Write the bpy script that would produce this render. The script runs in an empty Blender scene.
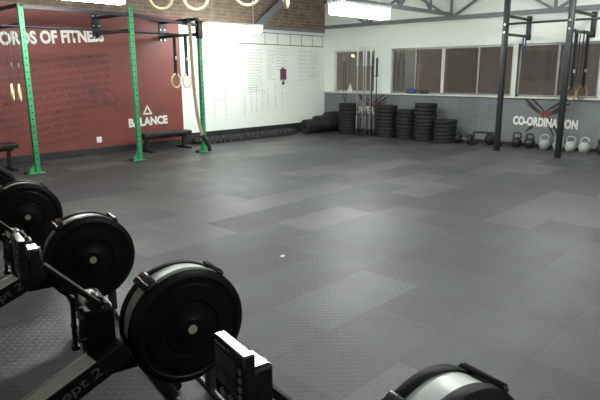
import bpy, bmesh, math, random
from mathutils import Vector, Matrix
random.seed(7)
scene = bpy.context.scene
COL = scene.collection
PI = math.pi
XW, YW = 11.45, 10.03          # right wall plane, back wall plane

# ---------------------------------------------------------------- camera
PITCH, ROLL, YAW, FPX, EYE = 0.225773, -0.004343, 0.763458, 556.14, 1.5
cp, sp = math.cos(PITCH), math.sin(PITCH)
fwd = Vector((math.cos(YAW) * cp, math.sin(YAW) * cp, -sp))
rgt = Vector((math.sin(YAW), -math.cos(YAW), 0))
upv = rgt.cross(fwd)
r2 = math.cos(ROLL) * rgt + math.sin(ROLL) * upv
u2 = -math.sin(ROLL) * rgt + math.cos(ROLL) * upv
cam_data = bpy.data.cameras.new('camera')
cam = bpy.data.objects.new('camera', cam_data)
COL.objects.link(cam)
mw = Matrix((r2, u2, -fwd)).transposed().to_4x4()
mw.translation = (0, 0, EYE)
cam.matrix_world = mw
cam_data.sensor_width = 36.0
cam_data.lens = FPX / 600 * 36
cam_data.clip_start = 0.02
scene.camera = cam

# ---------------------------------------------------------------- world (dim dusk outside), exposure
world = bpy.data.worlds.new('dusk')
scene.world = world
world.use_nodes = True
bg = world.node_tree.nodes['Background']
bg.inputs[0].default_value = (0.62, 0.60, 0.60, 1)
bg.inputs[1].default_value = 1.6
scene.view_settings.view_transform = 'Standard'
scene.view_settings.look = 'None'
scene.view_settings.gamma = 1
scene.view_settings.use_curve_mapping = False
scene.view_settings.exposure = 0.22
LAMP = 50.0                    # strength of every fluorescent diffuser

# ---------------------------------------------------------------- materials
def srgb(c):
    f = lambda v: v / 12.92 if v <= .04045 else ((v + .055) / 1.055) ** 2.4
    return tuple(f(v / 255) for v in c) + (1,)

def mat(name, rgb, rough=.5, metal=0., var=.12, scale=6., bump=0., bscale=60., spec=.5, coat=0.):
    m = bpy.data.materials.new(name); m.use_nodes = True
    nt = m.node_tree; b = nt.nodes['Principled BSDF']
    c = srgb(rgb)
    tc = nt.nodes.new('ShaderNodeTexCoord')
    n = nt.nodes.new('ShaderNodeTexNoise'); n.inputs['Scale'].default_value = scale
    n.inputs['Detail'].default_value = 4
    nt.links.new(tc.outputs['Object'], n.inputs['Vector'])
    r = nt.nodes.new('ShaderNodeMapRange')
    r.inputs['From Min'].default_value = .3; r.inputs['From Max'].default_value = .7
    r.inputs['To Min'].default_value = 1 - var; r.inputs['To Max'].default_value = 1 + var
    nt.links.new(n.outputs['Fac'], r.inputs['Value'])
    mx = nt.nodes.new('ShaderNodeVectorMath'); mx.operation = 'SCALE'
    mx.inputs[0].default_value = c[:3]
    nt.links.new(r.outputs[0], mx.inputs['Scale'])
    nt.links.new(mx.outputs[0], b.inputs['Base Color'])
    b.inputs['Roughness'].default_value = rough
    b.inputs['Metallic'].default_value = metal
    b.inputs['Specular IOR Level'].default_value = spec
    b.inputs['Coat Weight'].default_value = coat
    if bump:
        n2 = nt.nodes.new('ShaderNodeTexNoise'); n2.inputs['Scale'].default_value = bscale
        nt.links.new(tc.outputs['Object'], n2.inputs['Vector'])
        bp = nt.nodes.new('ShaderNodeBump'); bp.inputs['Strength'].default_value = bump
        bp.inputs['Distance'].default_value = .01
        nt.links.new(n2.outputs['Fac'], bp.inputs['Height'])
        nt.links.new(bp.outputs[0], b.inputs['Normal'])
    return m

def emit_mat(name, rgb, strength):
    m = bpy.data.materials.new(name); m.use_nodes = True
    b = m.node_tree.nodes['Principled BSDF']
    b.inputs['Base Color'].default_value = (.9, .9, .9, 1)
    b.inputs['Emission Color'].default_value = srgb(rgb)
    b.inputs['Emission Strength'].default_value = strength
    return m

def floor_mat():
    m = bpy.data.materials.new('rubber floor tiles'); m.use_nodes = True
    nt = m.node_tree; N = nt.nodes; L = nt.links; b = N['Principled BSDF']
    tc = N.new('ShaderNodeTexCoord')
    mp = N.new('ShaderNodeMapping'); mp.inputs['Location'].default_value = (.2, .02, 0)
    L.new(tc.outputs['Object'], mp.inputs['Vector'])
    br = N.new('ShaderNodeTexBrick')
    br.offset = .5; br.offset_frequency = 2
    br.inputs['Color1'].default_value = (0, 0, 0, 1); br.inputs['Color2'].default_value = (1, 1, 1, 1)
    br.inputs['Mortar'].default_value = (.5, .5, .5, 1)
    br.inputs['Scale'].default_value = 1
    br.inputs['Mortar Size'].default_value = .004
    br.inputs['Mortar Smooth'].default_value = .3
    br.inputs['Brick Width'].default_value = 1.0
    br.inputs['Row Height'].default_value = .5
    L.new(mp.outputs[0], br.inputs['Vector'])
    dirt = N.new('ShaderNodeTexNoise'); dirt.inputs['Scale'].default_value = .7
    dirt.inputs['Detail'].default_value = 6; dirt.inputs['Roughness'].default_value = .65
    L.new(tc.outputs['Object'], dirt.inputs['Vector'])
    fine = N.new('ShaderNodeTexNoise'); fine.inputs['Scale'].default_value = 45
    fine.inputs['Detail'].default_value = 3
    L.new(tc.outputs['Object'], fine.inputs['Vector'])
    # per tile tone
    cr = N.new('ShaderNodeValToRGB')
    e = cr.color_ramp.elements
    e[0].position = 0; e[0].color = srgb((54, 56, 57))
    e[1].position = 1; e[1].color = srgb((84, 84, 82))
    for pos, c in ((.45, (62, 64, 65)), (.7, (69, 71, 71)), (.88, (78, 79, 78))):
        k = e.new(pos); k.color = srgb(c)
    L.new(br.outputs['Color'], cr.inputs['Fac'])
    def mr(sock, a, z, lo=.3, hi=.7):
        r = N.new('ShaderNodeMapRange')
        r.inputs['From Min'].default_value = lo; r.inputs['From Max'].default_value = hi
        r.inputs['To Min'].default_value = a; r.inputs['To Max'].default_value = z
        L.new(sock, r.inputs['Value']); return r.outputs[0]
    def mul(a, c):
        x = N.new('ShaderNodeMath'); x.operation = 'MULTIPLY'; L.new(a, x.inputs[0]); L.new(c, x.inputs[1]); return x.outputs[0]
    tone = mul(mul(mr(dirt.outputs['Fac'], .70, 1.02), mr(fine.outputs['Fac'], .85, 1.15)), mr(br.outputs['Fac'], 1, .6, 0, 1))
    sc = N.new('ShaderNodeVectorMath'); sc.operation = 'SCALE'
    L.new(cr.outputs['Color'], sc.inputs[0]); L.new(tone, sc.inputs['Scale'])
    L.new(sc.outputs[0], b.inputs['Base Color'])
    # worn tiles are a little smoother
    ra = N.new('ShaderNodeMath'); ra.operation = 'SUBTRACT'
    L.new(mr(dirt.outputs['Fac'], .57, .46), ra.inputs[0]); L.new(mr(br.outputs['Color'], .0, .07, 0, 1), ra.inputs[1])
    L.new(ra.outputs[0], b.inputs['Roughness'])
    b.inputs['Specular IOR Level'].default_value = .5
    # raised coin studs
    v = N.new('ShaderNodeTexVoronoi'); v.inputs['Scale'].default_value = 24
    v.inputs['Randomness'].default_value = 0
    rot = N.new('ShaderNodeMapping'); rot.inputs['Rotation'].default_value = (0, 0, PI / 4)
    L.new(tc.outputs['Object'], rot.inputs['Vector']); L.new(rot.outputs[0], v.inputs['Vector'])
    st = mr(v.outputs['Distance'], 1, 0, .25, .4)
    ad = N.new('ShaderNodeMath'); ad.operation = 'ADD'
    L.new(st, ad.inputs[0]); L.new(mr(fine.outputs['Fac'], 0, .5), ad.inputs[1])
    a2 = N.new('ShaderNodeMath'); a2.operation = 'SUBTRACT'
    L.new(ad.outputs[0], a2.inputs[0]); L.new(br.outputs['Fac'], a2.inputs[1])
    bp = N.new('ShaderNodeBump'); bp.inputs['Strength'].default_value = .2; bp.inputs['Distance'].default_value = .004
    L.new(a2.outputs[0], bp.inputs['Height']); L.new(bp.outputs[0], b.inputs['Normal'])
    return m

def brick_mat(name, c1, c2, mortar, w=.23, h=.075, plane='XZ', bump=.5):
    m = bpy.data.materials.new(name); m.use_nodes = True
    nt = m.node_tree; N = nt.nodes; L = nt.links; b = N['Principled BSDF']
    tc = N.new('ShaderNodeTexCoord'); sx = N.new('ShaderNodeSeparateXYZ'); cx = N.new('ShaderNodeCombineXYZ')
    L.new(tc.outputs['Object'], sx.inputs[0])
    L.new(sx.outputs['X' if plane == 'XZ' else 'Y'], cx.inputs[0]); L.new(sx.outputs['Z'], cx.inputs[1])
    br = N.new('ShaderNodeTexBrick'); L.new(cx.outputs[0], br.inputs['Vector'])
    br.inputs['Color1'].default_value = srgb(c1); br.inputs['Color2'].default_value = srgb(c2)
    br.inputs['Mortar'].default_value = srgb(mortar); br.inputs['Scale'].default_value = 1
    br.inputs['Mortar Size'].default_value = .008
    br.inputs['Brick Width'].default_value = w; br.inputs['Row Height'].default_value = h
    n = N.new('ShaderNodeTexNoise'); n.inputs['Scale'].default_value = 5; n.inputs['Detail'].default_value = 5
    L.new(tc.outputs['Object'], n.inputs['Vector'])
    r = N.new('ShaderNodeMapRange'); r.inputs['From Min'].default_value = .3; r.inputs['From Max'].default_value = .7
    r.inputs['To Min'].default_value = .75; r.inputs['To Max'].default_value = 1.25
    L.new(n.outputs['Fac'], r.inputs['Value'])
    s = N.new('ShaderNodeVectorMath'); s.operation = 'SCALE'
    L.new(br.outputs['Color'], s.inputs[0]); L.new(r.outputs[0], s.inputs['Scale'])
    L.new(s.outputs[0], b.inputs['Base Color']); b.inputs['Roughness'].default_value = .85
    bp = N.new('ShaderNodeBump'); bp.inputs['Strength'].default_value = bump; bp.inputs['Distance'].default_value = .01
    bp.invert = True
    L.new(br.outputs['Fac'], bp.inputs['Height']); L.new(bp.outputs[0], b.inputs['Normal'])
    return m

def mesh_band_mat():
    """perforated grey steel screen round a flywheel"""
    m = mat('perforated steel screen', (186, 188, 186), .36, .45, .05, 20)
    nt = m.node_tree; b = nt.nodes['Principled BSDF']
    tc = nt.nodes.new('ShaderNodeTexCoord'); v = nt.nodes.new('ShaderNodeTexVoronoi')
    v.inputs['Scale'].default_value = 130; v.inputs['Randomness'].default_value = .1
    nt.links.new(tc.outputs['Object'], v.inputs['Vector'])
    bp = nt.nodes.new('ShaderNodeBump'); bp.inputs['Strength'].default_value = .25; bp.inputs['Distance'].default_value = .002
    nt.links.new(v.outputs['Distance'], bp.inputs['Height']); nt.links.new(bp.outputs[0], b.inputs['Normal'])
    return m

def glass_mat():
    m = bpy.data.materials.new('window glass'); m.use_nodes = True
    nt = m.node_tree; N = nt.nodes; L = nt.links
    N.remove(N['Principled BSDF']); out = N['Material Output']
    t = N.new('ShaderNodeBsdfTransparent'); t.inputs[0].default_value = (.86, .87, .86, 1)
    g = N.new('ShaderNodeBsdfGlossy'); g.inputs['Roughness'].default_value = .04
    n = N.new('ShaderNodeTexNoise'); n.inputs['Scale'].default_value = 3
    d = N.new('ShaderNodeBsdfDiffuse'); d.inputs[0].default_value = srgb((150, 140, 132))  # pale haze painted into the panes to lighten the view through them
    f = N.new('ShaderNodeFresnel'); f.inputs['IOR'].default_value = 1.5
    mx = N.new('ShaderNodeMixShader'); L.new(f.outputs[0], mx.inputs[0]); L.new(t.outputs[0], mx.inputs[1]); L.new(g.outputs[0], mx.inputs[2])
    r = N.new('ShaderNodeMapRange'); r.inputs['To Min'].default_value = .08; r.inputs['To Max'].default_value = .26
    L.new(n.outputs['Fac'], r.inputs['Value'])
    m2 = N.new('ShaderNodeMixShader'); L.new(r.outputs[0], m2.inputs[0]); L.new(mx.outputs[0], m2.inputs[1]); L.new(d.outputs[0], m2.inputs[2])
    L.new(m2.outputs[0], out.inputs['Surface'])
    return m

M = dict(
    floor=floor_mat(),
    white=mat('white wall paint', (236, 239, 233), .6, var=.03, scale=1.5, bump=.1, bscale=30),
    red=mat('red wall paint', (119, 60, 54), .55, var=.10, scale=1.2, bump=.1, bscale=30),
    grey=mat('grey wall paint', (112, 116, 118), .6, var=.06, scale=1.5, bump=.1, bscale=30),
    ceil=mat('white ceiling sheet', (205, 206, 203), .7, var=.04, scale=1),
    skirt=mat('black skirting paint', (40, 41, 42), .5),
    brick=brick_mat('brown gable brick', (104, 86, 74), (122, 104, 88), (132, 122, 110)),
    outbrick=brick_mat('outside brick', (112, 98, 90), (102, 92, 86), (120, 114, 110), plane='YZ'),
    outdark=mat('outside dark paint', (60, 58, 58), .8),
    outfloor=mat('outside concrete', (95, 92, 88), .9),
    steel=mat('grey painted steel', (112, 114, 118), .5, var=.08),
    frame=mat('white window frame paint', (206, 206, 196), .5, var=.04),
    alu=mat('aluminium mullion', (150, 150, 148), .4, .4, .05),
    glass=glass_mat(),
    green=mat('green powder coat', (64, 152, 102), .45, var=.06, scale=8),
    hole=mat('hole shadow', (22, 48, 34), .8),
    rigblack=mat('black powder coat', (26, 29, 33), .45, var=.1),
    bolt=mat('zinc bolt', (190, 192, 190), .3, .8),
    wood=mat('birch ring wood', (228, 214, 170), .45, var=.15, scale=14),
    darkwood=mat('tan ring wood', (150, 112, 74), .5, var=.15, scale=14),
    web=mat('black webbing strap', (30, 32, 38), .8, bump=.3, bscale=200),
    rope=mat('tan manila rope', (178, 160, 132), .9, var=.25, scale=40, bump=.5, bscale=150),
    rubber=mat('black rubber', (21, 22, 23), .62, var=.15, scale=12, bump=.15, bscale=80),
    hexrubber=mat('dull dark grey rubber', (52, 54, 56), .5, var=.15),
    vinyl=mat('black vinyl', (28, 28, 30), .5, bump=.1, bscale=80),
    iron=mat('black cast iron', (26, 27, 29), .42, var=.15, bump=.2, bscale=90),
    ironlt=mat('pale grey kettlebell paint', (158, 164, 160), .4, var=.1, bump=.15, bscale=90),
    chrome=mat('chrome bar', (160, 162, 160), .32, .85, .05),
    plastic=mat('black moulded plastic', (6, 6, 7), .42, var=.1, bump=.05, bscale=140, spec=.14),
    gloss=mat('black glossy plastic', (9, 9, 10), .22, var=.1),
    screen=mesh_band_mat(),
    track=mat('stainless track', (146, 146, 138), .42, .3, .08, 5),
    railblk=mat('black anodised rail', (7, 7, 8), .5, spec=.14),
    badge=mat('pale badge', (134, 144, 118), .5),
    lcd=mat('dark green display', (34, 42, 34), .25, var=.05),
    btn=mat('grey rubber button', (96, 100, 100), .5),
    monitor=mat('smooth black monitor plastic', (10, 10, 11), .12, var=.1),
    pale=mat('pale grey plastic', (176, 176, 168), .35),
    letter=mat('white lettering paint', (226, 226, 220), .6, var=.05),
    dimletter=mat('grey print', (62, 63, 62), .5),
    para=mat('dark red lettering paint', (84, 46, 44), .6, var=.25, scale=5),
    splash=mat('black splash paint', (46, 44, 46), .6, var=.2),
    splashred=mat('faded splash paint', (108, 60, 57), .6, var=.2),
    splashcore=mat('red splash paint', (118, 60, 56), .6, var=.2),
    faint=mat('faint dark lettering paint', (86, 89, 91), .6),
    ink=mat('marker ink', (176, 182, 180), .6, var=.12, scale=3),
    inkdark=mat('black marker ink', (62, 66, 70), .6),
    maroon=mat('maroon box plastic', (104, 56, 78), .5),
    blue=mat('blue fabric', (58, 84, 120), .8),
    tube=emit_mat('fluorescent diffuser', (250, 255, 250), LAMP),
    fixture=mat('white enamel', (225, 226, 222), .4, var=.02),
    reflection_glow=emit_mat('yellow reflection glow', (255, 240, 140), 6),
)

# ---------------------------------------------------------------- mesh builder
class MB:
    def __init__(self):
        self.bm = bmesh.new(); self.mi = 0
    def _merge(self, tmp, mtx=None, mi=None):
        if mtx is not None: bmesh.ops.transform(tmp, matrix=mtx, verts=tmp.verts)
        me = bpy.data.meshes.new('t'); tmp.to_mesh(me); tmp.free()
        n = len(self.bm.faces); self.bm.from_mesh(me); bpy.data.meshes.remove(me)
        self.bm.faces.ensure_lookup_table()
        for f in self.bm.faces[n:]: f.material_index = self.mi if mi is None else mi
        return self
    def box(self, c, s, rot=None, bev=0., mi=None):
        t = bmesh.new(); bmesh.ops.create_cube(t, size=1)
        bmesh.ops.scale(t, vec=s, verts=t.verts)
        if bev: bmesh.ops.bevel(t, geom=t.edges[:] , offset=bev, segments=2, affect='EDGES', profile=.5)
        m = Matrix.Translation(c)
        if rot is not None: m = m @ (rot if isinstance(rot, Matrix) else Matrix.Rotation(rot, 4, 'Z'))
        return self._merge(t, m, mi)
    def bb(self, lo, hi, bev=0., mi=None):
        lo, hi = Vector(lo), Vector(hi)
        return self.box((lo + hi) / 2, hi - lo, None, bev, mi)
    def bar(self, p, q, w, h=None, bev=0., mi=None):
        """square bar from p to q"""
        p, q = Vector(p), Vector(q); d = q - p
        return self.box((p + q) / 2, (w, h or w, d.length), d.to_track_quat('Z', 'Y').to_matrix().to_4x4(), bev, mi)
    def tube(self, pts, r, seg=12, mi=None, closed=False):
        pts = [Vector(p) for p in pts]; n = len(pts); t = bmesh.new(); rings = []
        prev = None
        for i, p in enumerate(pts):
            a = pts[(i - 1) % n] if (i > 0 or closed) else p
            b = pts[(i + 1) % n] if (i < n - 1 or closed) else p
            d = (b - a).normalized()
            if prev is None:
                u = d.orthogonal().normalized()
            else:
                u = (prev - d * prev.dot(d)).normalized()
            prev = u; v = d.cross(u)
            rr = r[i] if isinstance(r, (list, tuple)) else r
            rings.append([t.verts.new(p + (u * math.cos(2 * PI * k / seg) + v * math.sin(2 * PI * k / seg)) * rr) for k in range(seg)])
        m = n if closed else n - 1
        for i in range(m):
            A, B = rings[i], rings[(i + 1) % n]
            for k in range(seg): t.faces.new((A[k], A[(k + 1) % seg], B[(k + 1) % seg], B[k]))
        if not closed:
            t.faces.new(rings[0][::-1]); t.faces.new(rings[-1])
        return self._merge(t, None, mi)
    def lathe(self, prof, c=(0, 0, 0), axis='Z', seg=32, mi=None):
        """prof: (radius, height) list turned about the axis through c"""
        t = bmesh.new(); rings = []
        for r, h in prof:
            if r < 1e-6: rings.append([t.verts.new((0, 0, h))])
            else: rings.append([t.verts.new((r * math.cos(2 * PI * k / seg), r * math.sin(2 * PI * k / seg), h)) for k in range(seg)])
        for A, B in zip(rings, rings[1:]):
            for k in range(seg):
                k2 = (k + 1) % seg
                if len(A) == 1 and len(B) == 1: continue
                if len(A) == 1: t.faces.new((A[0], B[k2], B[k]))
                elif len(B) == 1: t.faces.new((A[k], A[k2], B[0]))
                else: t.faces.new((A[k], A[k2], B[k2], B[k]))
        bmesh.ops.recalc_face_normals(t, faces=t.faces[:])
        m = Matrix.Translation(c)
        if axis == 'Y': m = m @ Matrix.Rotation(PI / 2, 4, 'X')      # local z -> world -y
        if axis == 'X': m = m @ Matrix.Rotation(PI / 2, 4, 'Y')      # local z -> world +x
        return self._merge(t, m, mi)
    def prism(self, poly, frame, depth, mi=None):
        """2d polygon in a frame matrix (x, y in plane, z = depth)"""
        t = bmesh.new()
        a = [t.verts.new((x, y, 0)) for x, y in poly]; b = [t.verts.new((x, y, depth)) for x, y in poly]
        n = len(poly); t.faces.new(a[::-1]); t.faces.new(b)
        for k in range(n): t.faces.new((a[k], a[(k + 1) % n], b[(k + 1) % n], b[k]))
        bmesh.ops.recalc_face_normals(t, faces=t.faces[:])
        return self._merge(t, frame, mi)
    def build(self, name, mats, parent=None, smooth=35):
        me = bpy.data.meshes.new(name)
        self.bm.to_mesh(me); self.bm.free()
        for m in (mats if isinstance(mats, (list, tuple)) else [mats]): me.materials.append(m)
        if smooth:
            for p in me.polygons: p.use_smooth = True
            me.set_sharp_from_angle(angle=math.radians(smooth))
        o = bpy.data.objects.new(name, me); COL.objects.link(o)
        if parent: o.parent = parent
        return o

def tag(o, label, cat, group=None):
    o['label'] = label; o['category'] = cat
    if group: o['group'] = group
    return o
def thing(name, label, cat, loc=(0, 0, 0), rz=0, group=None):
    o = bpy.data.objects.new(name, None); COL.objects.link(o)
    o.empty_display_size = .1
    o.location = loc; o.rotation_euler = (0, 0, rz)
    return tag(o, label, cat, group)
def struct(o):
    o['kind'] = 'structure'; return o
def dup(o, parent=None):
    c = o.copy(); COL.objects.link(c); c.parent = parent
    for ch in list(o.children): dup(ch, c)
    return c
def copy_thing(src, loc, label, rz=None):
    c = dup(src); c.location = loc; c['label'] = label
    if rz is not None: c.rotation_euler = (0, 0, rz)
    return c

BACK = Matrix(((1, 0, 0, 0), (0, 0, -1, 0), (0, 1, 0, 0), (0, 0, 0, 1)))       # x right, y up, z out of the back wall
RIGHT = Matrix(((0, 0, -1, 0), (-1, 0, 0, 0), (0, 1, 0, 0), (0, 0, 0, 1)))     # x = -Y, y up, z out of the right wall
def frame_back(x, z, off=.001, ang=0): return Matrix.Translation((x, YW - off, z)) @ BACK @ Matrix.Rotation(ang, 4, 'Z')
def frame_right(y, z, off=.001, ang=0): return Matrix.Translation((XW - off, y, z)) @ RIGHT @ Matrix.Rotation(ang, 4, 'Z')

def text_mesh(body, bold=.012, depth=.0):
    cu = bpy.data.curves.new('txt', 'FONT'); cu.body = body; cu.size = 1; cu.offset = bold; cu.extrude = depth
    cu.resolution_u = 3
    o = bpy.data.objects.new('txt', cu); COL.objects.link(o)
    bpy.context.view_layer.update()
    me = bpy.data.meshes.new_from_object(o.evaluated_get(bpy.context.evaluated_depsgraph_get()))
    bpy.data.objects.remove(o); bpy.data.curves.remove(cu)
    xs = [v.co.x for v in me.vertices]; ys = [v.co.y for v in me.vertices]
    return me, (min(xs), max(xs), min(ys), max(ys))
def lettering(mb, body, frame, width, height, bold=.012, mi=None, align='left'):
    """fit the text's bounding box to width x height with its lower left at the frame origin"""
    me, (x0, x1, y0, y1) = text_mesh(body, bold)
    sx, sy = width / (x1 - x0), height / (y1 - y0)
    t = bmesh.new(); t.from_mesh(me); bpy.data.meshes.remove(me)
    m = frame @ Matrix.Diagonal((sx, sy, 1, 1)) @ Matrix.Translation((-x0, -y0, 0))
    mb._merge(t, m, mi); return mb

# ================================================================ THE ROOM
X0, Y0, ZC = -2.6, -3.2, 3.4
fl = MB().bb((X0, Y0, -.1), (XW + .12, YW + .12, 0)).build('floor', M['floor'], smooth=0); struct(fl)
cl = MB().bb((X0, Y0, ZC), (XW + .12, YW + .12, ZC + .1)).build('ceiling', M['ceil'], smooth=0); struct(cl)
# back wall: red to x = 6.9, white beyond, brown brick above
XR = 6.90
b = MB()
b.bb((X0, YW, 0), (XR, YW + .12, 2.62), mi=0)
b.bb((XR, YW, 0), (XW + .12, YW + .12, 2.53), mi=1)
b.bb((X0, YW, 2.62), (XR, YW + .12, ZC), mi=2)
b.bb((XR, YW - .0, 2.53), (XW + .12, YW + .12, ZC), mi=2)
wall_back = struct(b.build('wall_back', [M['red'], M['white'], M['brick']], smooth=0))
# right wall with the window openings
SILL, HEAD = 1.0, 2.04
WIN = [(8.40, 9.70), (4.93, 7.92), (3.28, 4.83), (.9, 3.20)]
b = MB()
T = .16
b.bb((XW, Y0, 0), (XW + T, YW, SILL), mi=0)
b.bb((XW, Y0, HEAD), (XW + T, YW, ZC), mi=1)
edges = [Y0] + sorted([v for w in WIN for v in w]) + [YW]
for a, z in zip(edges[0::2], edges[1::2]): b.bb((XW, a, SILL), (XW + T, z, HEAD), mi=1)
wall_right = struct(b.build('wall_right', [M['grey'], M['white']], smooth=0))
struct(MB().bb((X0 - .12, Y0, 0), (X0, YW, ZC)).build('wall_left', M['white'], smooth=0))
struct(MB().bb((X0 - .12, Y0 - .12, 0), (XW + .12, Y0, ZC)).build('wall_front', M['white'], smooth=0))
struct(MB().bb((X0, YW - .02, 0), (XR, YW, .125), .004).bb((XR, YW - .03, 0), (XW - .03, YW, .23), .004).build('baseboard_back', M['skirt'], smooth=0))
struct(MB().bb((XW - .02, Y0, 0), (XW, YW - .03, .06), .004).build('baseboard_right', M['skirt'], smooth=0))
struct(MB().bb((XW - .05, Y0, SILL - .035), (XW + .1, YW - .001, SILL), .006).build('trim_1', M['frame'], smooth=0))      # window ledge
struct(MB().bb((XR, YW - .10, 2.49), (XW - .12, YW, 2.56), .006).build('trim_2', M['steel'], smooth=0))            # dark beam under the brick

# windows
MULL = {0: [], 1: [(7.26, .03), (6.55, .07), (5.70, .035)], 2: [(4.05, .04)], 3: [(2.1, .04)]}
for k, (a, z) in enumerate(WIN):
    f = MB(); fx0, fx1 = XW + .05, XW + .11
    f.bb((fx0, a, HEAD - .04), (fx1, z, HEAD)); f.bb((fx0, a, SILL), (fx1, z, SILL + .035))
    f.bb((fx0, a, SILL), (fx1, a + .04, HEAD)); f.bb((fx0, z - .04, SILL), (fx1, z, HEAD))
    w = struct(f.build(f'window_{k + 1}', M['alu'] if k else M['frame'], smooth=0))
    cuts = [z - .04]
    for y, wd in MULL[k]:
        MB().bb((fx0, y - wd / 2, SILL + .03), (fx1, y + wd / 2, HEAD - .04)).build('mullion', M['frame'] if wd > .05 else M['alu'], w, smooth=0)
        cuts += [y + wd / 2, y - wd / 2]
    cuts.append(a + .04)
    for hi, lo in zip(cuts[0::2], cuts[1::2]):
        MB().bb((XW + .078, lo, SILL + .03), (XW + .084, hi, HEAD - .04)).build('pane', M['glass'], w, smooth=0)
# white posts between windows 2, 3 and 4 stand proud of the glass
struct(MB().bb((XW - .012, 4.83, SILL), (XW + .05, 4.93, HEAD), .004).bb((XW - .012, 3.2, SILL), (XW + .05, 3.28, HEAD), .004).build('trim_3', M['frame'], smooth=0))

# outside: a brick building across a narrow yard
struct(MB().bb((XW + T, -2, -.1), (16, 16, -.02)).build('yard', M['outfloor'], smooth=0))
ob = thing('brick_building', 'brown brick building across the yard, seen through the windows', 'building', (14.2, 6, -.02))
MB().bb((0, -7, 0), (.3, 9, 5)).build('wall', M['outbrick'], ob, smooth=0)
for y, z0, z1 in ((-3.1, 1.2, 2.0), (1.5, .8, 2.1), (-.6, 1.3, 2.0)):
    wdw = MB().bb((-.03, y - .4, z0), (.02, y + .4, z1)).build('window', M['outdark'], ob, smooth=0)
MB().bb((-.05, 2.9, 0), (.02, 3.8, 2.05)).build('door', M['outdark'], ob, smooth=0)
st = MB()
st.bar((-.5, 6.4, .2), (-.5, 9.0, 2.4), .09); st.bar((-.5, 6.4, .2), (-.5, 6.4, -.0), .08)
tag(st.build('stair_rail', M['outbrick'], smooth=0), 'sloping brown stair rail outside the corner window', 'railing').location = (14.2, 2.2, 0)

o = thing('light_reflection', 'small added yellow reflection glow outside the corner window', 'reflection', (14.199, 11.22, 1.99))  # stands for a light reflected in the glass, built as a glowing body
MB().bb((-.06, -.05, .05), (0, .05, .12), .01).build('added_hood', M['outdark'], o)
MB().lathe([(0, -.04), (.045, -.02), (.055, .02), (.04, .05), (0, .05)], (-.04, 0, 0), 'Z', 16).build('reflection_glow', M['reflection_glow'], o)

# ---------------------------------------------------------------- paint and marks on the walls
me, (a0, a1, _, _) = text_mesh('ORDS OF FITNESS'); bpy.data.meshes.remove(me)
me, (c0, c1, _, _) = text_mesh('WORDS OF FITNESS'); bpy.data.meshes.remove(me)
XL0, XL1 = 3.42, 5.25
full = (XL1 - XL0) * (c1 - c0) / (a1 - a0)
slope = .066
t = lettering(MB(), 'WORDS OF FITNESS', frame_back(XL1 - full, 1.945 - slope * (full - (XL1 - XL0)), .002, slope), full, .225, .045)
t.build('lettering', M['letter'], wall_back, smooth=0)
PARA = ['EAT MEAT AND VEGETABLES, NUTS AND SEEDS, SOME FRUIT,', 'LITTLE STARCH AND NO SUGAR. KEEP INTAKE TO LEVELS THAT',
        'WILL SUPPORT EXERCISE BUT NOT BODY FAT. PRACTICE AND', 'TRAIN MAJOR LIFTS: DEADLIFT, CLEAN, SQUAT, PRESSES, C&J',
        'AND SNATCH. MASTER THE BASICS OF GYMNASTICS: PULL-UPS,', 'DIPS, ROPE CLIMB, PUSH-UPS, SIT-UPS. BIKE, RUN, SWIM,',
        'ROW HARD AND FAST. FIVE OR SIX DAYS PER WEEK', 'MIX THESE ELEMENTS IN AS MANY COMBINATIONS AND PATTERNS',
        'AS CREATIVITY WILL ALLOW. ROUTINE', 'IS THE ENEMY. KEEP SHORT', 'AND INTENSE. LEARN', 'AND PLAY NEW SPORTS.']
right_x = [5.32, 5.32, 5.32, 5.32, 5.32, 5.30, 4.85, 5.42, 4.75, 4.70, 4.62, 4.72]
t = MB(); sl = .105
for k, line in enumerate(PARA):
    zr = 1.80 - k * .128 - (5.32 - right_x[k]) * sl
    wd = len(line) * .0495
    lettering(t, line, frame_back(right_x[k] - wd, zr - wd * sl, .002, sl), wd, .072, .004)
t.build('lettering', M['para'], wall_back, smooth=0)
# BALANCE with its triangle and dark splash
lettering(MB(), 'BALANCE', frame_back(5.62, .45, .006, .028), .89, .175, .05).build('lettering', M['letter'], wall_back, smooth=0)
t = MB(); fr = frame_back(6.05, .70, .006)
for p, q in (((-.085, 0), (.085, 0)), ((.085, 0), (0, .15)), ((0, .15), (-.085, 0))):
    d = Vector((q[0] - p[0], q[1] - p[1])); n = Vector((-d.y, d.x)).normalized() * .017; e = d.normalized() * .012
    P, Q = Vector(p) - e, Vector(q) + e
    t.prism([tuple(P - n), tuple(Q - n), tuple(Q + n), tuple(P + n)], fr, .001)
t.build('triangle_mark', M['letter'], wall_back, smooth=0)
LIFT = 0.
def stroke(mb, frame, p, q, w, jag=.25, mi=None):
    """a ragged brush stroke"""
    p, q = Vector(p), Vector(q); d = q - p; n = Vector((-d.y, d.x)).normalized()
    N = 9; up, dn = [], []
    for i in range(N + 1):
        u = i / N; wv = w * (math.sin(PI * min(1, max(.02, u))) ** .5) * (1 + random.uniform(-jag, jag))
        c = p + d * u
        up.append(tuple(c + n * wv / 2)); dn.append(tuple(c - n * wv / 2 * random.uniform(.6, 1.2)))
    global LIFT
    LIFT += .00035          # every stroke lies on the one before
    mb.prism(dn + up[::-1], frame @ Matrix.Translation((0, 0, LIFT)), .0002, mi)
LIFT = 0.; t = MB(); fr = frame_back(6.15, .62, .0008)
for p, q, w in (((-.1, -.1), (.42, .30), .06), ((-.05, -.05), (.46, .22), .05), ((0, .12), (.36, .36), .05), ((-.45, .42), (-.1, .05), .06), ((-.38, .45), (0, .0), .05),
                ((.0, 0), (.32, -.22), .05), ((.05, -.05), (.26, -.26), .04), ((-.05, -.1), (-.3, -.3), .05)):
    stroke(t, fr, p, q, w)
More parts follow.
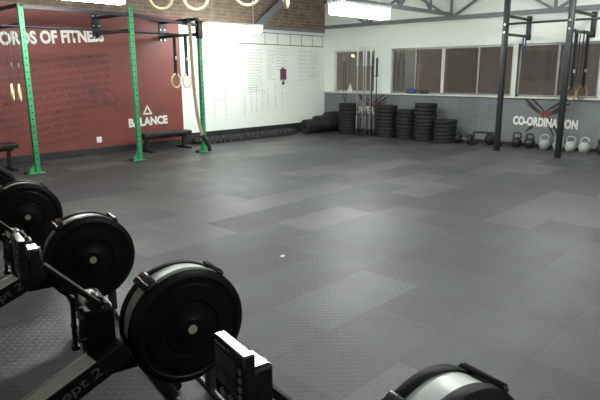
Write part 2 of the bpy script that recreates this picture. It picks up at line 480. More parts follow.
t.build('paint_splash', M['splashred'], wall_back, smooth=0)
LIFT = 0.; t = MB(); fr = frame_back(5.15, .95, .0008)
for p, q, w in (((-.45, .35), (.12, -.1), .16), ((-.35, .42), (.3, -.18), .12), ((-.2, .3), (.42, -.3), .09), ((-.5, .1), (.1, -.05), .06), ((.05, .35), (.4, -.1), .03)):
    stroke(t, fr, p, q, w)
t.build('paint_splash', M['splashred'], wall_back, smooth=0)
# CO-ORDINATION and POWER
lettering(MB(), 'CO-ORDINATION', frame_right(4.83, .425, .008, -.022), 1.27, .185, .05).build('lettering', M['letter'], wall_right, smooth=0)
lettering(MB(), 'POWER', frame_right(9.06, .47, .008, 0), .70, .19, .05).build('lettering', M['letter'], wall_right, smooth=0)
def splash(y, z, s):
    global LIFT
    LIFT = 0.
    t = MB(); fr = frame_right(y, z, .0015)
    for p, q, w in (((-.05, .0), (-.48, .34), .07), ((-.02, -.02), (-.42, .22), .06), ((.0, .06), (-.36, .38), .05), ((.05, .0), (.52, .26), .07), ((.0, .05), (.45, .36), .06), ((.02, -.04), (.5, .14), .05),
                    ((-.04, -.02), (-.4, -.42), .06), ((-.02, -.05), (-.30, -.36), .04), ((.05, -.02), (.34, -.44), .06), ((.02, -.02), (.44, -.36), .05), ((0, 0), (.24, -.48), .04)):
        stroke(t, fr, Vector(p) * s, Vector(q) * s, w * s)
    t.build('paint_splash', M['splash'], wall_right, smooth=0)
    t = MB(); fr = frame_right(y, z, .0025)
    for p, q, w in (((-.14, .02), (.14, .05), .09), ((-.1, -.05), (.12, -.02), .06)): stroke(t, fr, Vector(p) * s, Vector(q) * s, w * s)
    t.build('paint_splash', M['splashcore'], wall_right, smooth=0)
splash(4.20, .66, .92); splash(8.45, .66, .95)
# faint columns of dark lettering on the grey wall
t = MB()
for yc, z0, z1, wd in ((6.62, .55, .83, .26), (5.86, .38, .9, .42), (5.28, .5, .86, .22)):
    z = z1
    while z > z0:
        x = 0
        while x < wd:
            l = random.uniform(.03, .09); t.prism([(x, 0), (x + l, 0), (x + l, .022), (x, .022)], frame_right(yc + wd / 2, z, .0015), .0005); x += l + .025
        z -= .05
t.build('lettering', M['faint'], wall_right, smooth=0)
# marker table and handwriting on the white wall
t = MB()
for z in (2.405, 2.14):
    t.prism([(0, 0), (2.95 if z > 2.3 else 4.3, 0), (2.95 if z > 2.3 else 4.3, .016), (0, .016)], frame_back(8.45 if z > 2.3 else 7.1, z, .0015), .0005)
for x in (9.3, 9.72, 10.15, 10.55, 10.95, 11.35):
    t.prism([(0, 0), (.014, 0), (.014, .295), (0, .295)], frame_back(x, 2.13, .0015), .0005)
t.build('marker_table', M['inkdark'], wall_back, smooth=0)
t = MB()
for x, z0, z1, wd, st_ in ((8.75, 1.30, 2.0, .55, .065), (7.85, 1.45, 2.0, .35, .09), (9.65, 1.5, 2.05, .5, .07), (10.45, 1.2, 2.0, .6, .1), (8.3, 1.5, 1.95, .3, .08), (7.2, 1.2, 2.0, .35, .06), (7.75, .9, 1.4, .4, .055), (8.75, 1.0, 1.3, .5, .05), (9.35, 1.3, 2.0, .25, .055), (10.9, 1.3, 2.0, .35, .06), (7.3, .6, 1.1, .3, .05)):
    z = z1
    while z > z0:
        x1 = 0
        while x1 < wd * random.uniform(.6, 1):
            l = random.uniform(.02, .07); t.prism([(x1, 0), (x1 + l, 0), (x1 + l, .014), (x1, .014)], frame_back(x, z, .0015, random.uniform(-.03, .03)), .0005); x1 += l + .02
        z -= st_
for x in (7.75, 8.05, 8.62, 8.82, 9.0, 9.18, 9.36, 9.62, 9.85):
    z = random.uniform(1.1, 1.25)
    while z > random.uniform(.45, .6):
        l = random.uniform(.02, .06); t.prism([(0, 0), (.016, 0), (.016, l), (0, l)], frame_back(x + random.uniform(-.012, .012), z, .0015), .0005); z -= l + .025
t.build('marker_writing', M['ink'], wall_back, smooth=0)

# ---------------------------------------------------------------- steel roof members seen at the top
g = MB()
gx = XW - .09
g.bar((gx, Y0, 2.63), (gx, YW - .11, 2.63), .08, .08)
g.bar((gx, Y0, 3.25), (gx, YW - .11, 3.25), .08, .08)
for y in (8.6, 6.33, 4.15, 1.9): g.bar((gx, y, 2.63), (gx, y, 3.25), .045)
for y in (8.6, 6.33, 4.15, 1.9):
    g.bar((gx, y, 2.63), (gx, y + 1.05, 3.25), .045); g.bar((gx, y, 2.63), (gx, y - 1.05, 3.25), .045)
struct(g.build('trim_4', M['steel'], smooth=0))
g = MB(); ty = 6.33
g.bar((2.0, ty, 2.70), (gx - .04, ty, 2.70), .07, .07); g.bar((2.0, ty, 3.3), (gx - .04, ty, 3.3), .07, .07)
x = 10.5
while x > 2.5:
    g.bar((x, ty, 2.7), (x, ty, 3.3), .04); g.bar((x, ty, 2.7), (x - .55, ty, 3.3), .035); g.bar((x - 1.1, ty, 2.7), (x - .55, ty, 3.3), .035); x -= 1.1
struct(g.build('trim_5', M['steel'], smooth=0))
g = MB()
g.bar((8.95, YW - .16, 2.55), (10.05, YW - .16, 3.35), .06, .16)
struct(g.build('trim_6', M['steel'], smooth=0))

# ---------------------------------------------------------------- fluorescent fittings
def light_fitting(loc, label, length=1.5, rz=0, h=.12, w=.2):
    f = thing('fluorescent_light', label, 'ceiling light', loc, rz, 'fluorescent light fittings')
    MB().bb((-length / 2, -w / 2 - .01, 0), (length / 2, w / 2 + .01, .05), .008).build('housing', M['fixture'], f)
    MB().bb((-length / 2 + .02, -w / 2, -h), (length / 2 - .02, w / 2, -.001), .03).build('diffuser', M['tube'], f)
    for s in (-1, 1):
        MB().tube([(s * length * .35, 0, .05), (s * length * .35, 0, ZC - loc[2])], .006, 6).build('hanger', M['fixture'], f)
    return f
light_fitting((8.12, 6.28, 2.61), 'long white fluorescent light hanging in front of the upper right wall', h=.17, w=.24)
light_fitting((7.50, 9.00, 2.42), 'white fluorescent light glaring in front of the white wall top', h=.11, w=.13)
light_fitting((3.52, 7.75, 2.60), 'white fluorescent light at the top edge above the red wall', 1.8, h=.13, w=.16)
light_fitting((3.07, 3.84, 2.95), 'unseen fluorescent light set above the rowing machines', rz=PI / 2, h=.1)  # unseen; placed and turned to make the glint on the monitor top
light_fitting((5.2, 2.9, 2.95), 'unseen fluorescent light added above the open middle floor', h=.1)  # unseen fitting added to light the floor
light_fitting((9.2, 3.0, 2.98), 'unseen fluorescent light added near the black wall rig', h=.14, w=.26)  # unseen fitting, placed and enlarged to brighten the right wall
light_fitting((2.6, -.6, 2.95), 'unseen fluorescent light added right of the camera position', h=.1)  # unseen fitting added to light the floor near the camera

# ================================================================ GREEN RIG
GY = 8.80
rig = thing('pull_up_rig', 'green posted pull-up rig bolted to the red wall', 'pull-up rig', (5.0, GY, 0))
def P(x, y, z): return (x - 5.0, y - GY, z)
for gxx, top in ((3.33, 2.45), (5.10, 2.58), (6.50, 2.34)):
    b = MB(); b.bb(P(gxx - .036, GY - .036, 0), P(gxx + .036, GY + .036, top), .006, mi=0)
    z = .12
    while z < top - .05:
        b.lathe([(0, 0), (.012, 0), (.012, .0015), (0, .0015)], P(gxx, GY - .036, z), 'Y', 8, mi=1)
        b.lathe([(0, 0), (.012, 0), (.012, .0015), (0, .0015)], (P(gxx - .0375, GY, z)), 'X', 8, mi=1); z += .1
    b.build('post', [M['green'], M['hole']], rig)
    b = MB().bb(P(gxx - .17, GY - .08, 0), P(gxx + .09, GY + .08, .012), .004)
    b.prism([(0, 0), (.12, 0), (0, .14)], Matrix.Translation(P(gxx - .036, GY + .004, .01)) @ Matrix(((-1, 0, 0, 0), (0, 0, 1, 0), (0, 1, 0, 0), (0, 0, 0, 1))), .008)
    pl_ = b.build('base_plate', M['green'], rig)
    MB().bb(P(gxx - .20, GY - .05, .0), P(gxx - .13, GY + .02, .045), .01).build('foot_block', M['rubber'], pl_)
    MB().bb(P(gxx - .05, GY - .05, top - .22), P(gxx + .05, GY + .05, top + .10), .006).build('bracket_sleeve', M['rigblack'], rig) if gxx > 6 else None
    for z in (2.20, 2.47):
        MB().bar(P(gxx, GY + .03, z), P(gxx, YW - .015, z), .05).build('side_arm', M['rigblack'], rig)
    pp = MB().bb(P(gxx - .08, YW - .015, 2.12), P(gxx + .08, YW - .001, 2.55), .003).build('mounting_plate', M['rigblack'], rig)
    for dz in (2.10 + .04, 2.53 - .02, 2.34):
        for s in (-.05, .05):
            MB().lathe([(0, 0), (.016, 0), (.016, .012), (0, .016)], P(gxx + s, YW - .015, dz), 'Y', 8).build('bolt', M['bolt'], pp)
for a, c in ((3.33, 5.10), (5.10, 6.50), (1.5, 3.33)):
    MB().tube([P(a + (.036 if a > 2 else 0), GY, 2.17), P(c - .036, GY, 2.17)], .017).build('pull_up_bar', M['rigblack'], rig)
for a, c in ((3.33, 5.10), (5.10, 6.50)):
    MB().bar(P(a + .036, GY, 2.45), P(c - .036, GY, 2.45 - (.0 if a < 5 else .1)), .05).build('top_beam', M['rigblack'], rig)

def ring_thing(label, loc, rz, wood, strap_top, R=.1175, r=.0155, group='gymnastic rings', cam=True):
    """wooden ring hanging in its strap; loc = ring centre"""
    o = thing('gymnastic_ring', label, 'gymnastic ring', loc, rz, group)
    MB().tube([(R * math.cos(2 * PI * k / 36), 0, R * math.sin(2 * PI * k / 36)) for k in range(36)], r, 10, closed=True).build('ring', M[wood], o)
    b = MB(); top = strap_top - loc[2]
    for s in (-1, 1):
        b.bb((-.019, s * .019 - .002, R - .02), (.019, s * .019 + .002, top))
    b.bb((-.019, -.021, R - .026), (.019, .021, R - .0165))
    st = b.build('strap', M['web'], o, smooth=0)
    if cam: MB().bb((-.024, -.032, R + .25), (.024, -.021, R + .31), .003).build('buckle', M['bolt'], st)
    return o
ring_thing('left wooden ring hanging before the red and white wall edge', (5.93, GY - .02, 1.36), .25, 'wood', 2.15)
ring_thing('right wooden ring hanging beside the climbing rope', (6.17, GY - .02, 1.35), .25, 'wood', 2.15)
ring_thing('left ring seen nearly edge-on left of the first green post', (3.09, GY - .02, 1.23), 1.15, 'wood', 2.15)
ring_thing('right ring seen nearly edge-on beside the first green post', (3.19, GY - .02, 1.22), 1.15, 'wood', 2.15)
for k, (x, y, z, a, lb) in enumerate(((3.51, 5.40, 2.285, -.55, 'pale ring at the top edge above the green posts, leftmost of the foreground rings'),
                                     (3.45, 4.70, 2.22, -.6, 'pale ring at the top edge, hanging lowest of the foreground rings'),
                                     (3.66, 4.18, 2.235, -.65, 'pale ring barely dipping below the top edge above the white wall'),
                                     (3.80, 3.80, 2.20, .62, 'pale ring turned nearly edge-on in front of the brown brick'))):
    ring_thing(lb, (x, y, z), a, 'wood', 3.18, group='foreground gymnastic rings')
struct(MB().bb((3.3, 1.5, 3.18), (4.0, 6.2, 3.30), .005).build('trim_7', M['steel'], smooth=0))

# climbing rope: three twisted strands, drawn aside to the foot of the third post
path = [(6.22, 8.72, 2.44), (6.23, 8.70, 2.17), (6.23, 8.69, 1.70), (6.245, 8.68, 1.15), (6.275, 8.66, .72), (6.34, 8.63, .35), (6.475, 8.60, .12), (6.49, 8.60, .035)]
def resample(pts, n):
    pts = [Vector(p) for p in pts]; L = [0]
    for a, c in zip(pts, pts[1:]): L.append(L[-1] + (c - a).length)
    out = []
    for i in range(n + 1):
        s = L[-1] * i / n; k = 0
        while k < len(pts) - 2 and L[k + 1] < s: k += 1
        u = (s - L[k]) / (L[k + 1] - L[k]); out.append(pts[k].lerp(pts[k + 1], u))
    return out, L[-1]
rp, Ltot = resample(path, 220)
ro = thing('climbing_rope', 'thick tan climbing rope hanging beside the third green post', 'climbing rope', (6.49, 8.60, 0))
b = MB()
for s in range(3):
    pts = []
    for i, p in enumerate(rp):
        ph = 2 * PI * (s / 3 + Ltot * i / 220 / .17)
        pts.append((p.x - 6.49 + .018 * math.cos(ph), p.y - 8.60 + .018 * math.sin(ph), p.z))
    b.tube(pts, .016, 6)
b.build('rope', M['rope'], ro)
MB().tube([Vector(p) - Vector((6.49, 8.60, 0)) for p in path[-3:]], .037, 12).build('rope_end', M['rubber'], ro)
MB().lathe([(0, 0), (.04, 0), (.045, .03), (.03, .08), (0, .08)], (6.22 - 6.49, .12, 2.38), 'Z', 12).build('rope_hook', M['rigblack'], ro)

# benches by the red wall
def bench(label, x0, x1, y, h=.36):
    o = thing('flat_bench', label, 'bench', ((x0 + x1) / 2, y, 0), 0, 'benches by the red wall')
    hl = (x1 - x0) / 2
    MB().bb((-hl, -.15, h - .075), (hl, .15, h), .02).build('pad', M['vinyl'], o, smooth=20)
    MB().bb((-hl + .05, -.03, h - .125), (hl - .05, .03, h - .074), .004).build('frame', M['rigblack'], o)
    for s in (-1, 1):
        MB().bb((s * (hl - .12) - .025, -.025, .03), (s * (hl - .12) + .025, .025, h - .12)).bb((s * (hl - .12) - .03, -.24, 0), (s * (hl - .12) + .03, .24, .04), .006).build('leg', M['rigblack'], o)
    return o
bench('black padded flat bench below the BALANCE lettering', 5.62, 6.72, 9.62)
bench('black flat bench at the left edge beside the red wall', 2.25, 3.28, 9.45, .42)
tag(MB().bb((-.05, -.012, -.055), (.05, 0, .055), .004).bb((-.03, -.016, -.02), (.03, -.011, .02)).build('power_socket', M['fixture']),
    'small white socket plate low on the red wall', 'socket').location = (4.98, YW - .0005, .27)
o = thing('wall_box', 'small maroon box hanging on the written white wall', 'wall box', (9.87, YW, 1.38))
MB().bb((-.085, -.06, -.06), (.085, -.001, .20), .01).build('case', M['maroon'], o)
MB().bb((-.03, -.04, .20), (.03, -.001, .235), .006).build('lid_tab', M['maroon'], o)
MB().tube([(0, -.03, -.06), (0, -.03, -.10)], .006, 8).lathe([(0, -.10), (.022, -.11), (.036, -.17), (0, -.18)], (0, -.03, 0), 'Z', 12).build('pull_cord', M['iron'], o)

# dumbbells in one row along the white wall
def ordn(n):
    return {1: 'first', 2: 'second', 3: 'third', 4: 'fourth', 5: 'fifth', 6: 'sixth', 7: 'seventh', 8: 'eighth', 9: 'ninth', 10: 'tenth', 11: 'eleventh', 12: 'twelfth', 13: 'thirteenth', 14: 'fourteenth', 15: 'fifteenth',
            16: 'sixteenth', 17: 'seventeenth', 18: 'eighteenth', 19: 'nineteenth', 20: 'twentieth', 21: 'twenty-first', 22: 'twenty-second', 23: 'twenty-third', 24: 'twenty-fourth', 25: 'twenty-fifth', 26: 'twenty-sixth', 27: 'twenty-seventh', 28: 'twenty-eighth'}[n]
db = None; ND = 20
for k in range(ND):
    loc = (7.12 + k * .149, 9.80, 0)
    lb = f'black hex dumbbell, {ordn(k + 1)} from the bench along the white wall'
    if db is None:
        db = thing('hex_dumbbell', lb, 'dumbbell', loc, 0, 'dumbbells along the white wall')
        R = .072
        hexp = [(R * math.cos(PI / 6 + k2 * PI / 3), R * math.sin(PI / 6 + k2 * PI / 3)) for k2 in range(6)]
        hexp = [(R * math.cos(k2 * PI / 3), R * math.sin(k2 * PI / 3)) for k2 in range(6)]
        for s in (-1, 1):
            y = .06 if s > 0 else -.15
            MB().prism(hexp, Matrix.Translation((0, y + .09, R * .866)) @ Matrix.Rotation(PI / 2, 4, 'X'), .09).build('head', M['hexrubber'], db, smooth=0)
        MB().tube([(0, -.06, R * .866), (0, .06, R * .866)], .016, 10).build('handle', M['chrome'], db)
    else:
        copy_thing(db, loc, lb)

# bumper plates standing on edge in the corner, three sizes
def bumper_profile(R, w, hole=.026):
    return [(hole, 0), (hole + .06, 0), (hole + .065, -.004), (R * .72, -.004), (R * .74, 0), (R - .012, 0), (R, .012), (R, w * .4), (R - .004, w * .45), (R - .004, w * .55), (R, w * .6), (R, w - .012), (R - .012, w),
            (R * .74, w), (R * .72, w + .004), (hole + .065, w + .004), (hole + .06, w), (hole, w), (hole, 0)]
x = 10.13; pw = .1
for nm, R, cnt in (('smallest', .175, 4), ('middle-sized', .21, 4), ('largest', .248, 4)):
    src = None; x += .03
    for k in range(cnt):
        lb = f'{nm} size of upright bumper plate near the wall corner, {ordn(k + 1)} from left'
        if src is None:
            src = MB().lathe(bumper_profile(R, pw - .012), (0, 0, R), 'X', 32).build('bumper_plate', M['rubber'])
            tag(src, lb, 'bumper plate', 'upright bumper plates in the corner'); src.location = (x, 9.55, 0)
        else: copy_thing(src, (x, 9.55, 0), lb)
        x += pw + .0
# ---------------------------------------------------------------- stacks of bumper plates
src = MB().lathe([(r, h) for r, h in bumper_profile(.245, .0745)], (0, 0, .004), 'Z', 40).build('bumper_plate', M['rubber'])
first = True
for (cx_, cy_, n, desc) in ((11.0, 8.84, 9, 'the stack left of the barbells'), (10.98, 7.66, 9, 'the stack just right of the barbells'), (11.0, 7.12, 8, 'the short stack between two taller ones'),
                          (10.94, 6.60, 10, 'the tallest stack'), (10.92, 6.08, 6, 'the lowest stack')):
    for k in range(n):
        loc = (cx_ + random.uniform(-.008, .008), cy_ + random.uniform(-.008, .008), k * .0826)
        lb = f'bumper plate, {ordn(k + 1)} from the floor in {desc}'
        if first:
            src.location = loc; tag(src, lb, 'bumper plate', 'stacked bumper plates under the windows'); first = False
        else: copy_thing(src, loc, lb)
# ---------------------------------------------------------------- barbell holder
hx, hy = 10.88, 8.18
h = thing('barbell_holder', 'low black steel holder carrying upright barbells', 'barbell holder', (hx, hy, 0))
MB().bb((-.16, -.26, 0), (.16, .26, .02), .004).build('base', M['rigblack'], h)
spots = [(-.10, .22), (-.02, .10), (-.06, .0), (-.02, -.11), (.08, -.21), (.10, -.06), (.09, .12)]
for (a, c) in spots:
    MB().lathe([(.0275, .0205), (.034, .0205), (.034, .17), (.0275, .17), (.0275, .0205)], (a, c, 0), 'Z', 16).build('sleeve_tube', M['rigblack'], h)
MB().bar((.03, .24, .05), (.03, -.24, .05), .028).build('brace', M['rigblack'], h)
bbproto = {}
for k, (a, c) in enumerate(spots):
    dark = k in (4, 5)
    lb = [f'chrome barbell standing leftmost in the holder', 'chrome barbell standing second from the left in the holder', 'chrome barbell standing third from the left in the holder',
          'chrome barbell standing rightmost of the shiny bars', 'dark barbell standing rightmost in the holder', 'dark barbell standing behind the shiny bars in the holder', 'chrome barbell standing at the back of the holder'][k]
    loc = (hx + a, hy + c, .0215)
    if dark not in bbproto:
        o = thing('barbell', lb, 'barbell', loc, 0, 'barbells upright in the holder')
        mm = M['iron'] if dark else M['chrome']
        Lb = 1.80 if dark else 2.06
        MB().tube([(0, 0, .40), (0, 0, Lb - .38)], .014, 12).build('shaft', mm, o)
        MB().tube([(0, 0, 0), (0, 0, .40)], .025, 14).build('sleeve', mm, o)
        MB().tube([(0, 0, Lb - .40), (0, 0, Lb)], .025, 14).build('sleeve', mm, o)
        MB().tube([(0, 0, .40), (0, 0, .43)], .038, 14).build('collar', mm, o)
        MB().tube([(0, 0, Lb - .43), (0, 0, Lb - .40)], .038, 14).build('collar', mm, o)
        bbproto[dark] = o
    else: copy_thing(bbproto[dark], loc, lb)
# resistance bands / cables hanging at left of window 1
o = thing('jump_rope', 'thin dark jump rope hanging on the wall left of the barbells', 'jump rope', (XW, 9.32, 1.35))
MB().tube([(-.02, .03, .55), (-.03, .04, 0), (-.03, .02, -.45), (-.03, -.03, -.8), (-.03, -.06, -.45), (-.03, -.03, .1), (-.02, -.01, .55)], .008, 6).build('cord', M['rubber'], o)
for s in (.03, -.01): MB().tube([(-.025, s, .42), (-.025, s, .56)], .013, 8).build('handle', M['alu'], o)

# things on the ledge
tag(MB().box((0, 0, .045), (.08, .26, .09), bev=.025).box((.0, .02, .10), (.06, .18, .03), bev=.012).build('pouch', M['blue']), 'small blue pouch on the window ledge', 'pouch').location = (XW - .005, 7.32, SILL)
tag(MB().box((0, 0, .05), (.08, .24, .10), bev=.035).build('folded_cloth', M['outdark']), 'small dark folded cloth beside the blue pouch on the ledge', 'cloth').location = (XW - .005, 6.98, SILL)
tag(MB().lathe([(0, 0), (.05, 0), (.055, .02), (.05, .09), (.02, .15), (.018, .2), (0, .2)], seg=16).build('bottle', M['fixture']), 'small white bottle on the ledge of the corner window', 'bottle').location = (XW + .0, 9.15, SILL)

# ---------------------------------------------------------------- dumbbell pair and low frame left of the black rig
o = thing('round_dumbbell', 'black round-headed dumbbell on the floor by the lowest plate stack', 'dumbbell', (11.0, 5.66, .0), .1)
for s in (-1, 1): MB().lathe([(0, 0), (.085, 0), (.10, .015), (.10, .085), (.085, .10), (0, .10)], (0, s * .13 - .05 * -1 - .0, .10), 'Y', 24).build('head', M['rubber'], o)
MB().tube([(0, -.10, .10), (0, .10, .10)], .018, 10).build('handle', M['chrome'], o)
o = thing('medicine_ball', 'black medicine ball on the floor inside the low black frame', 'ball', (11.18, 5.18, 0))
MB().lathe([(0, 0), (.04, .004), (.08, .03), (.108, .075), (.115, .115), (.108, .155), (.08, .20), (.04, .226), (0, .23)], seg=28).build('shell', M['rubber'], o)
o = thing('parallette', 'low black steel tube frame standing left of the first black post', 'parallette', (10.95, 5.16, 0))
MB().tube([(0, .27, .05), (0, .27, .25), (0, .25, .27), (0, -.25, .27), (0, -.27, .25), (0, -.27, .05)], .02, 10).build('handle_bar', M['rigblack'], o)
for s in (-1, 1): MB().tube([(-.16, s * .27, .021), (.16, s * .27, .021)], .02, 10).tube([(0, s * .27, .02), (0, s * .27, .06)], .02, 10).build('foot', M['rigblack'], o)

# ---------------------------------------------------------------- kettlebells
def kettlebell(label, loc, m, rz=0):
    o = thing('kettlebell', label, 'kettlebell', loc, rz, 'kettlebells under the lettering')
    MB().lathe([(0, 0), (.065, 0), (.078, .012), (.098, .06), (.104, .095), (.098, .13), (.075, .168), (.04, .19), (0, .196)], seg=32).build('body', m, o)
    MB().tube([(-.062, 0, .165), (-.075, 0, .21), (-.074, 0, .245), (-.055, 0, .272), (-.02, 0, .282), (.02, 0, .282), (.055, 0, .272), (.074, 0, .245), (.075, 0, .21), (.062, 0, .165)], [.02, .018, .017, .0165, .0165, .0165, .0165, .017, .018, .02], 12).build('handle', m, o)
    return o
kx = 11.22
k0 = kettlebell('leftmost black kettlebell left of the pale kettlebells', (kx, 4.62, 0), M['iron'], PI / 2 + .3)
copy_thing(k0, (kx, 4.36, 0), 'black kettlebell next to the pale kettlebells', PI / 2 - .2)
k1 = kettlebell('pale grey kettlebell nearest the two black kettlebells', (kx, 4.07, 0), M['ironlt'], PI / 2 + .2)
copy_thing(k1, (kx, 3.80, 0), 'pale grey kettlebell half hidden behind the second black post', PI / 2)
copy_thing(k1, (kx, 3.58, 0), 'pale grey kettlebell just right of the second black post', PI / 2 + .15)
copy_thing(k1, (kx, 3.33, 0), 'pale grey kettlebell rightmost in the row', PI / 2 - .25)
copy_thing(k0, (kx, 3.02, 0), 'black kettlebell at the right edge past the pale ones', PI / 2)

# ---------------------------------------------------------------- BLACK RIG
BX = 10.33
rig2 = thing('pull_up_rig', 'black two-post pull-up rig bolted to the wall between windows', 'pull-up rig', (BX, 4.0, 0))
def Q(x, y, z): return (x - BX, y - 4.0, z)
for y, dx_ in ((4.66, .06), (3.47, -.08)):
    px = BX + dx_
    b = MB().bb(Q(px - .045, y - .045, 0), Q(px + .045, y + .045, 3.0), .008, mi=0)
    z = 1.35
    while z < 2.95:
        b.lathe([(0, 0), (.011, 0), (.011, .0015), (0, .0015)], Q(px - .0465, y, z), 'X', 8, mi=1); z += .1
    b.build('post', [M['rigblack'], M['outdark']], rig2)
    MB().bb(Q(px - .05, y - .05, .0), Q(px + .05, y + .05, .02), .004).build('foot', M['rigblack'], rig2)
    for z in (2.49, 2.17):
        MB().bar(Q(px + .04, y, z), Q(XW - .016, y, z), .045).build('side_arm', M['rigblack'], rig2)
    MB().bb(Q(XW - .016, y - .05, 2.10), Q(XW - .001, y + .05, 2.56), .003).build('mounting_plate', M['rigblack'], rig2)
    for z in (2.34, 2.20):
        MB().lathe([(0, 0), (.02, 0), (.02, .012), (0, .016)], Q(px - .045 - .014, y, z), 'X', 8).build('bolt', M['bolt'], rig2)
MB().tube([Q(BX, 4.615, 2.345), Q(BX, 3.515, 2.345)], .02).build('pull_up_bar', M['rigblack'], rig2)
MB().tube([Q(BX, 3.425, 2.345), Q(BX, 1.4, 2.345)], .02).build('pull_up_bar', M['rigblack'], rig2)
MB().bb(Q(BX - .05, 1.31, 0), Q(BX + .04, 1.4, 3.0), .008).build('post', M['rigblack'], rig2)
# blue strap on the first wall arm, rings on the second
tag(MB().bb((-.03, -.028, -.30), (.03, -.0235, .03)).bb((-.03, .0235, -.30), (.03, .028, .03)).bb((-.03, -.028, .023), (.03, .028, .029)).bb((-.03, -.028, -.305), (.03, .028, -.30)).build('strap_loop', M['blue'], smooth=0),
    'short dark blue strap looped over the first black wall arm', 'strap').location = (11.28, 4.66, 2.17)
ring_thing('left tan wooden ring hanging right of the second black post', (10.60, 3.47, 1.10), -.45, 'darkwood', 2.1465, group='rings on the black rig')
ring_thing('right tan wooden ring hanging near the right edge', (11.20, 3.47, 1.11), -.45, 'darkwood', 2.1465, group='rings on the black rig')
for k, (xx, lb) in enumerate(((10.44, 'long black band looped beside the second black post'), (10.88, 'long black band hanging between the two tan rings'), (11.08, 'long black band hanging right of the two tan rings'))):
    b = MB()
    for s in (-1, 1): b.bb((-.02, s * .03 - .003, -1.0 + k * .12), (.02, s * .03 + .003, .03))
    b.bb((-.02, -.033, .024), (.02, .033, .03)); b.bb((-.02, -.033, -1.006 + k * .12), (.02, .033, -1.0 + k * .12))
    tag(b.build('resistance_band', M['web'], smooth=0), lb, 'resistance band', 'bands on the black rig').location = (xx, 3.47, 2.172)

tag(MB().box((0, 0, .004), (.05, .03, .008), .4, .002).build('paper_scrap', M['fixture'], smooth=0), 'tiny white paper scrap on the middle of the open floor', 'paper').location = (3.094, 3.166, 0)

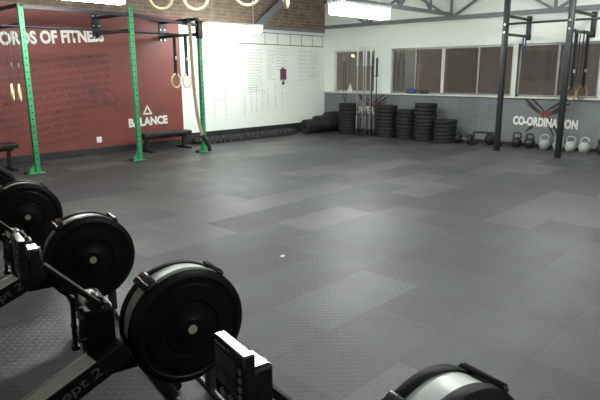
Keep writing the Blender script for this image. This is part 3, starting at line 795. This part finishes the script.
# ================================================================ ROWING MACHINES
def rower(label, loc, rz):
    o = thing('rowing_machine', label, 'rowing machine', loc, rz, 'rowing machines in a row')
    ZF, R = .40, .266
    # near and far side covers with a stepped face
    def cover(s):
        prof = [(.250, .028), (R - .002, .028), (R + .002, .040), (R - .001, .066), (R - .018, .079), (.232, .083), (.226, .078), (.205, .078), (.198, .086), (.13, .090), (.126, .084), (.118, .084), (.112, .092), (.05, .096), (.045, .1), (.0, .1)]
        b = MB().lathe(prof if s < 0 else [(r_, -h_) for r_, h_ in prof], (0, 0, ZF), 'Y', 64)
        return b.build('flywheel_cover', M['plastic'], o)
    near = cover(-1); far = cover(1); far.location.y = .028
    MB().lathe([(0, .1), (.021, .1), (.021, .103), (0, .103)], (0, 0, ZF), 'Y', 24).build('badge', M['badge'], near)
    MB().lathe([(.245, -.080), (.257, -.080), (.257, .052), (.245, .052), (.245, -.080)], (0, 0, ZF), 'Y', 64).build('perforated_screen', M['screen'], o)
    for ang, l in ((126, .034), (53, .02), (193, .022)):
        a = math.radians(ang); b = MB()
        c = Vector((math.cos(a), 0, math.sin(a)))
        tan = Vector((-math.sin(a), 0, math.cos(a)))
        rot = Matrix((tan, Vector((0, 1, 0)), tan.cross(Vector((0, 1, 0))))).transposed().to_4x4()
        b.box(c * (R + .004) + Vector((0, .018, ZF)), (l * 2, .165, .024), rot, .011)
        b.tube([c * (R + .010) + tan * l * .3 + Vector((0, -.06, ZF)), c * (R + .010) + tan * l * .3 + Vector((0, .085, ZF))], .011, 10)
        b.build('clip', M['gloss'], o)
    # front leg and foot tubes
    MB().bar((.12, 0, .22), (.12, 0, .02), .045, .05, .006).build('front_leg', M['rigblack'], o)
    MB().tube([(.12, -.30, .012), (.12, .32, .012)], .011, 12).build('foot_tube', M['chrome'], o)
    MB().bar((-.06, -.36, .018), (-.06, .42, .018), .03, .03, .005).build('foot_tube', M['rigblack'], o)
    MB().bar((-.16, 0, .22), (-.06, 0, .04), .03, .04, .006).build('front_leg', M['rigblack'], o)
    for y in (.11, .30, -.28):
        MB().lathe([(0, -.02), (.022, -.02), (.027, -.012), (.027, .012), (.022, .02), (0, .02)], (-.015, y, .028), 'Y', 16).build('caster', M['rubber'], o)
    # chain housing between the flywheel and the rail
    MB().bb((-.425, .01, .29), (-.30, .10, .545), .012).bb((-.36, -.0, .24), (-.10, .06, .38), .012).build('chain_housing', M['plastic'], o, smooth=20)
    MB().bb((-.37, .015, .544), (-.305, .095, .556), .004).build('housing_highlight', M['pale'], o)  # pale slab puts the white highlight of the housing top into colour
    for s in (-1, 1):
        yf = .135 if s > 0 else -.012
        z0 = .34 if s > 0 else .44
        fp = MB().bar((-.445, yf, z0), (-.435, yf, .58), .045 if s > 0 else .035, .014, .004).build('footrest', M['plastic'], o)
        MB().bb((-.452, yf - .02, z0 + .09), (-.43, yf + .02, z0 + .115), .006).build('foot_strap', M['web'], fp)
        MB().bb((-.46, yf - .02, z0 - .005), (-.425, yf + .02, z0 + .015), .006).build('heel_cup', M['gloss'], fp)
    MB().tube([(-.34, -.04, .575), (-.34, .15, .575)], .014, 10).build('handle', M['rubber'], o)
    # monitor arm with its pale pivot
    arm = MB().bar((-.375, -.07, .60), (-.565, -.07, .80), .016, .022, .004).build('monitor_arm', M['railblk'], o, smooth=20)
    MB().lathe([(0, -.10), (.032, -.10), (.036, -.09), (.036, -.01), (.032, 0), (0, 0)], (-.385, -.05, .60), 'Y', 20).build('pivot', M['gloss'], arm)
    MB().bb((-.435, -.03, .585), (-.385, .04, .640), .018).build('pivot_cover', M['pale'], arm)
    MB().bar((-.379, -.075, .618), (-.560, -.075, .812), .005, .008).build('arm_strip', M['track'], arm)
    my = -.065
    mon = MB().bb((-.650, my - .072, .775), (-.620, my + .072, .925), .004).bb((-.624, my - .069, .79), (-.572, my + .02, .888), .010).build('monitor', M['monitor'], o, smooth=20)
    MB().bb((-.6525, my - .040, .815), (-.649, my + .060, .900), .001).build('screen', M['lcd'], mon)
    for k in range(5): MB().lathe([(0, 0), (.008, 0), (.008, .003), (0, .004)], (-.653, my - .056, .885 - k * .021), 'X', 12).build('button', M['btn'], mon)
    for k in range(3): MB().lathe([(0, 0), (.011, 0), (.011, .003), (0, .004)], (-.653, my + .03 - k * .04, .795), 'X', 12).build('button', M['btn'], mon)
    fr = Matrix.Translation((-.6515, my + .064, .907)) @ Matrix(((0, 0, -1, 0), (-1, 0, 0, 0), (0, 1, 0, 0), (0, 0, 0, 1)))
    lettering(MB(), 'concept 2', fr, .07, .009, .01).build('lettering', M['pale'], mon, smooth=0)
    # rail sloping down to its rear foot
    SL = .36; xa, za = -.285, .362
    def rz_(x): return za + (x - xa) * SL
    ang = math.atan(SL); xb = -1.16
    d = Vector((math.cos(ang), 0, math.sin(ang))); n = Vector((-math.sin(ang), 0, math.cos(ang)))
    pa, pb = Vector((xa, 0, za)), Vector((xb, 0, rz_(xb)))
    rl = MB(); frm = Matrix((d, Vector((0, 1, 0)), n)).transposed().to_4x4()
    Lr = (pa - pb).length
    rl.box((pa + pb) / 2 + Vector((0, -.015, 0)), (Lr, .09, .095), frm, .004)
    rail = rl.build('rail', M['railblk'], o, smooth=20)
    MB().box((pa + pb) / 2 - d * .06 + n * .0485 + Vector((0, -.013, 0)), (Lr - .14, .082, .006), frm, .002).build('seat_track', M['track'], rail, smooth=20)
    MB().box((pa + pb) / 2 - d * .06 + n * .055 + Vector((0, .029, 0)), (Lr - .14, .004, .010), frm, .001).build('track_lip', M['chrome'], rail)
    lf = Matrix((d, n, Vector((0, -1, 0)))).transposed().to_4x4(); lf.translation = pa - d * .475 - n * .030 + Vector((0, -.0608, 0))
    lettering(MB(), 'concept 2', lf, .345, .060, .012).build('lettering', M['dimletter'], rail, smooth=0)
    foot = MB().bb((xb - .03, -.2, 0), (xb + .03, .2, .03), .008).build('rear_foot', M['rubber'], o)
    sx = -.90; sc_ = Vector((sx, 0, rz_(sx))) + n * .058
    seat = MB().box(sc_ + n * .055, (.24, .30, .04), frm, .018).build('seat', M['vinyl'], o)
    MB().box(sc_ + n * .02, (.22, .08, .036), frm, .006).build('seat_carriage', M['rigblack'], seat)
    yaw = Matrix.Translation((xa, 0, 0)) @ Matrix.Rotation(math.radians(11), 4, 'Z') @ Matrix.Translation((-xa, 0, 0))
    for part in (rail, foot, seat): part.matrix_local = yaw
    return o
RZ = math.radians(-12)
r2_ = rower('black rowing machine with its whole flywheel in view, second nearest', (1.324, 2.002, 0), RZ)
for loc, lb in (((1.285, .655, 0), 'nearest rowing machine, its flywheel cut off by the bottom edge'),
                ((1.463, 3.209, 0), 'black rowing machine in the middle of the row, third nearest'),
                ((1.597, 4.562, 0), 'black rowing machine fourth nearest, flywheel at the left edge'),
                ((1.70, 5.78, 0), 'farthest rowing machine, only its flywheel rim showing at the left edge')):
    c = copy_thing(r2_, loc, lb)
    if loc[1] < 1:      # its monitor is swung further towards the next machine
        for ch in c.children:
            if ch.name.startswith('monitor'): ch.location.y += .18; ch.location.x += .03; ch.location.z -= .012
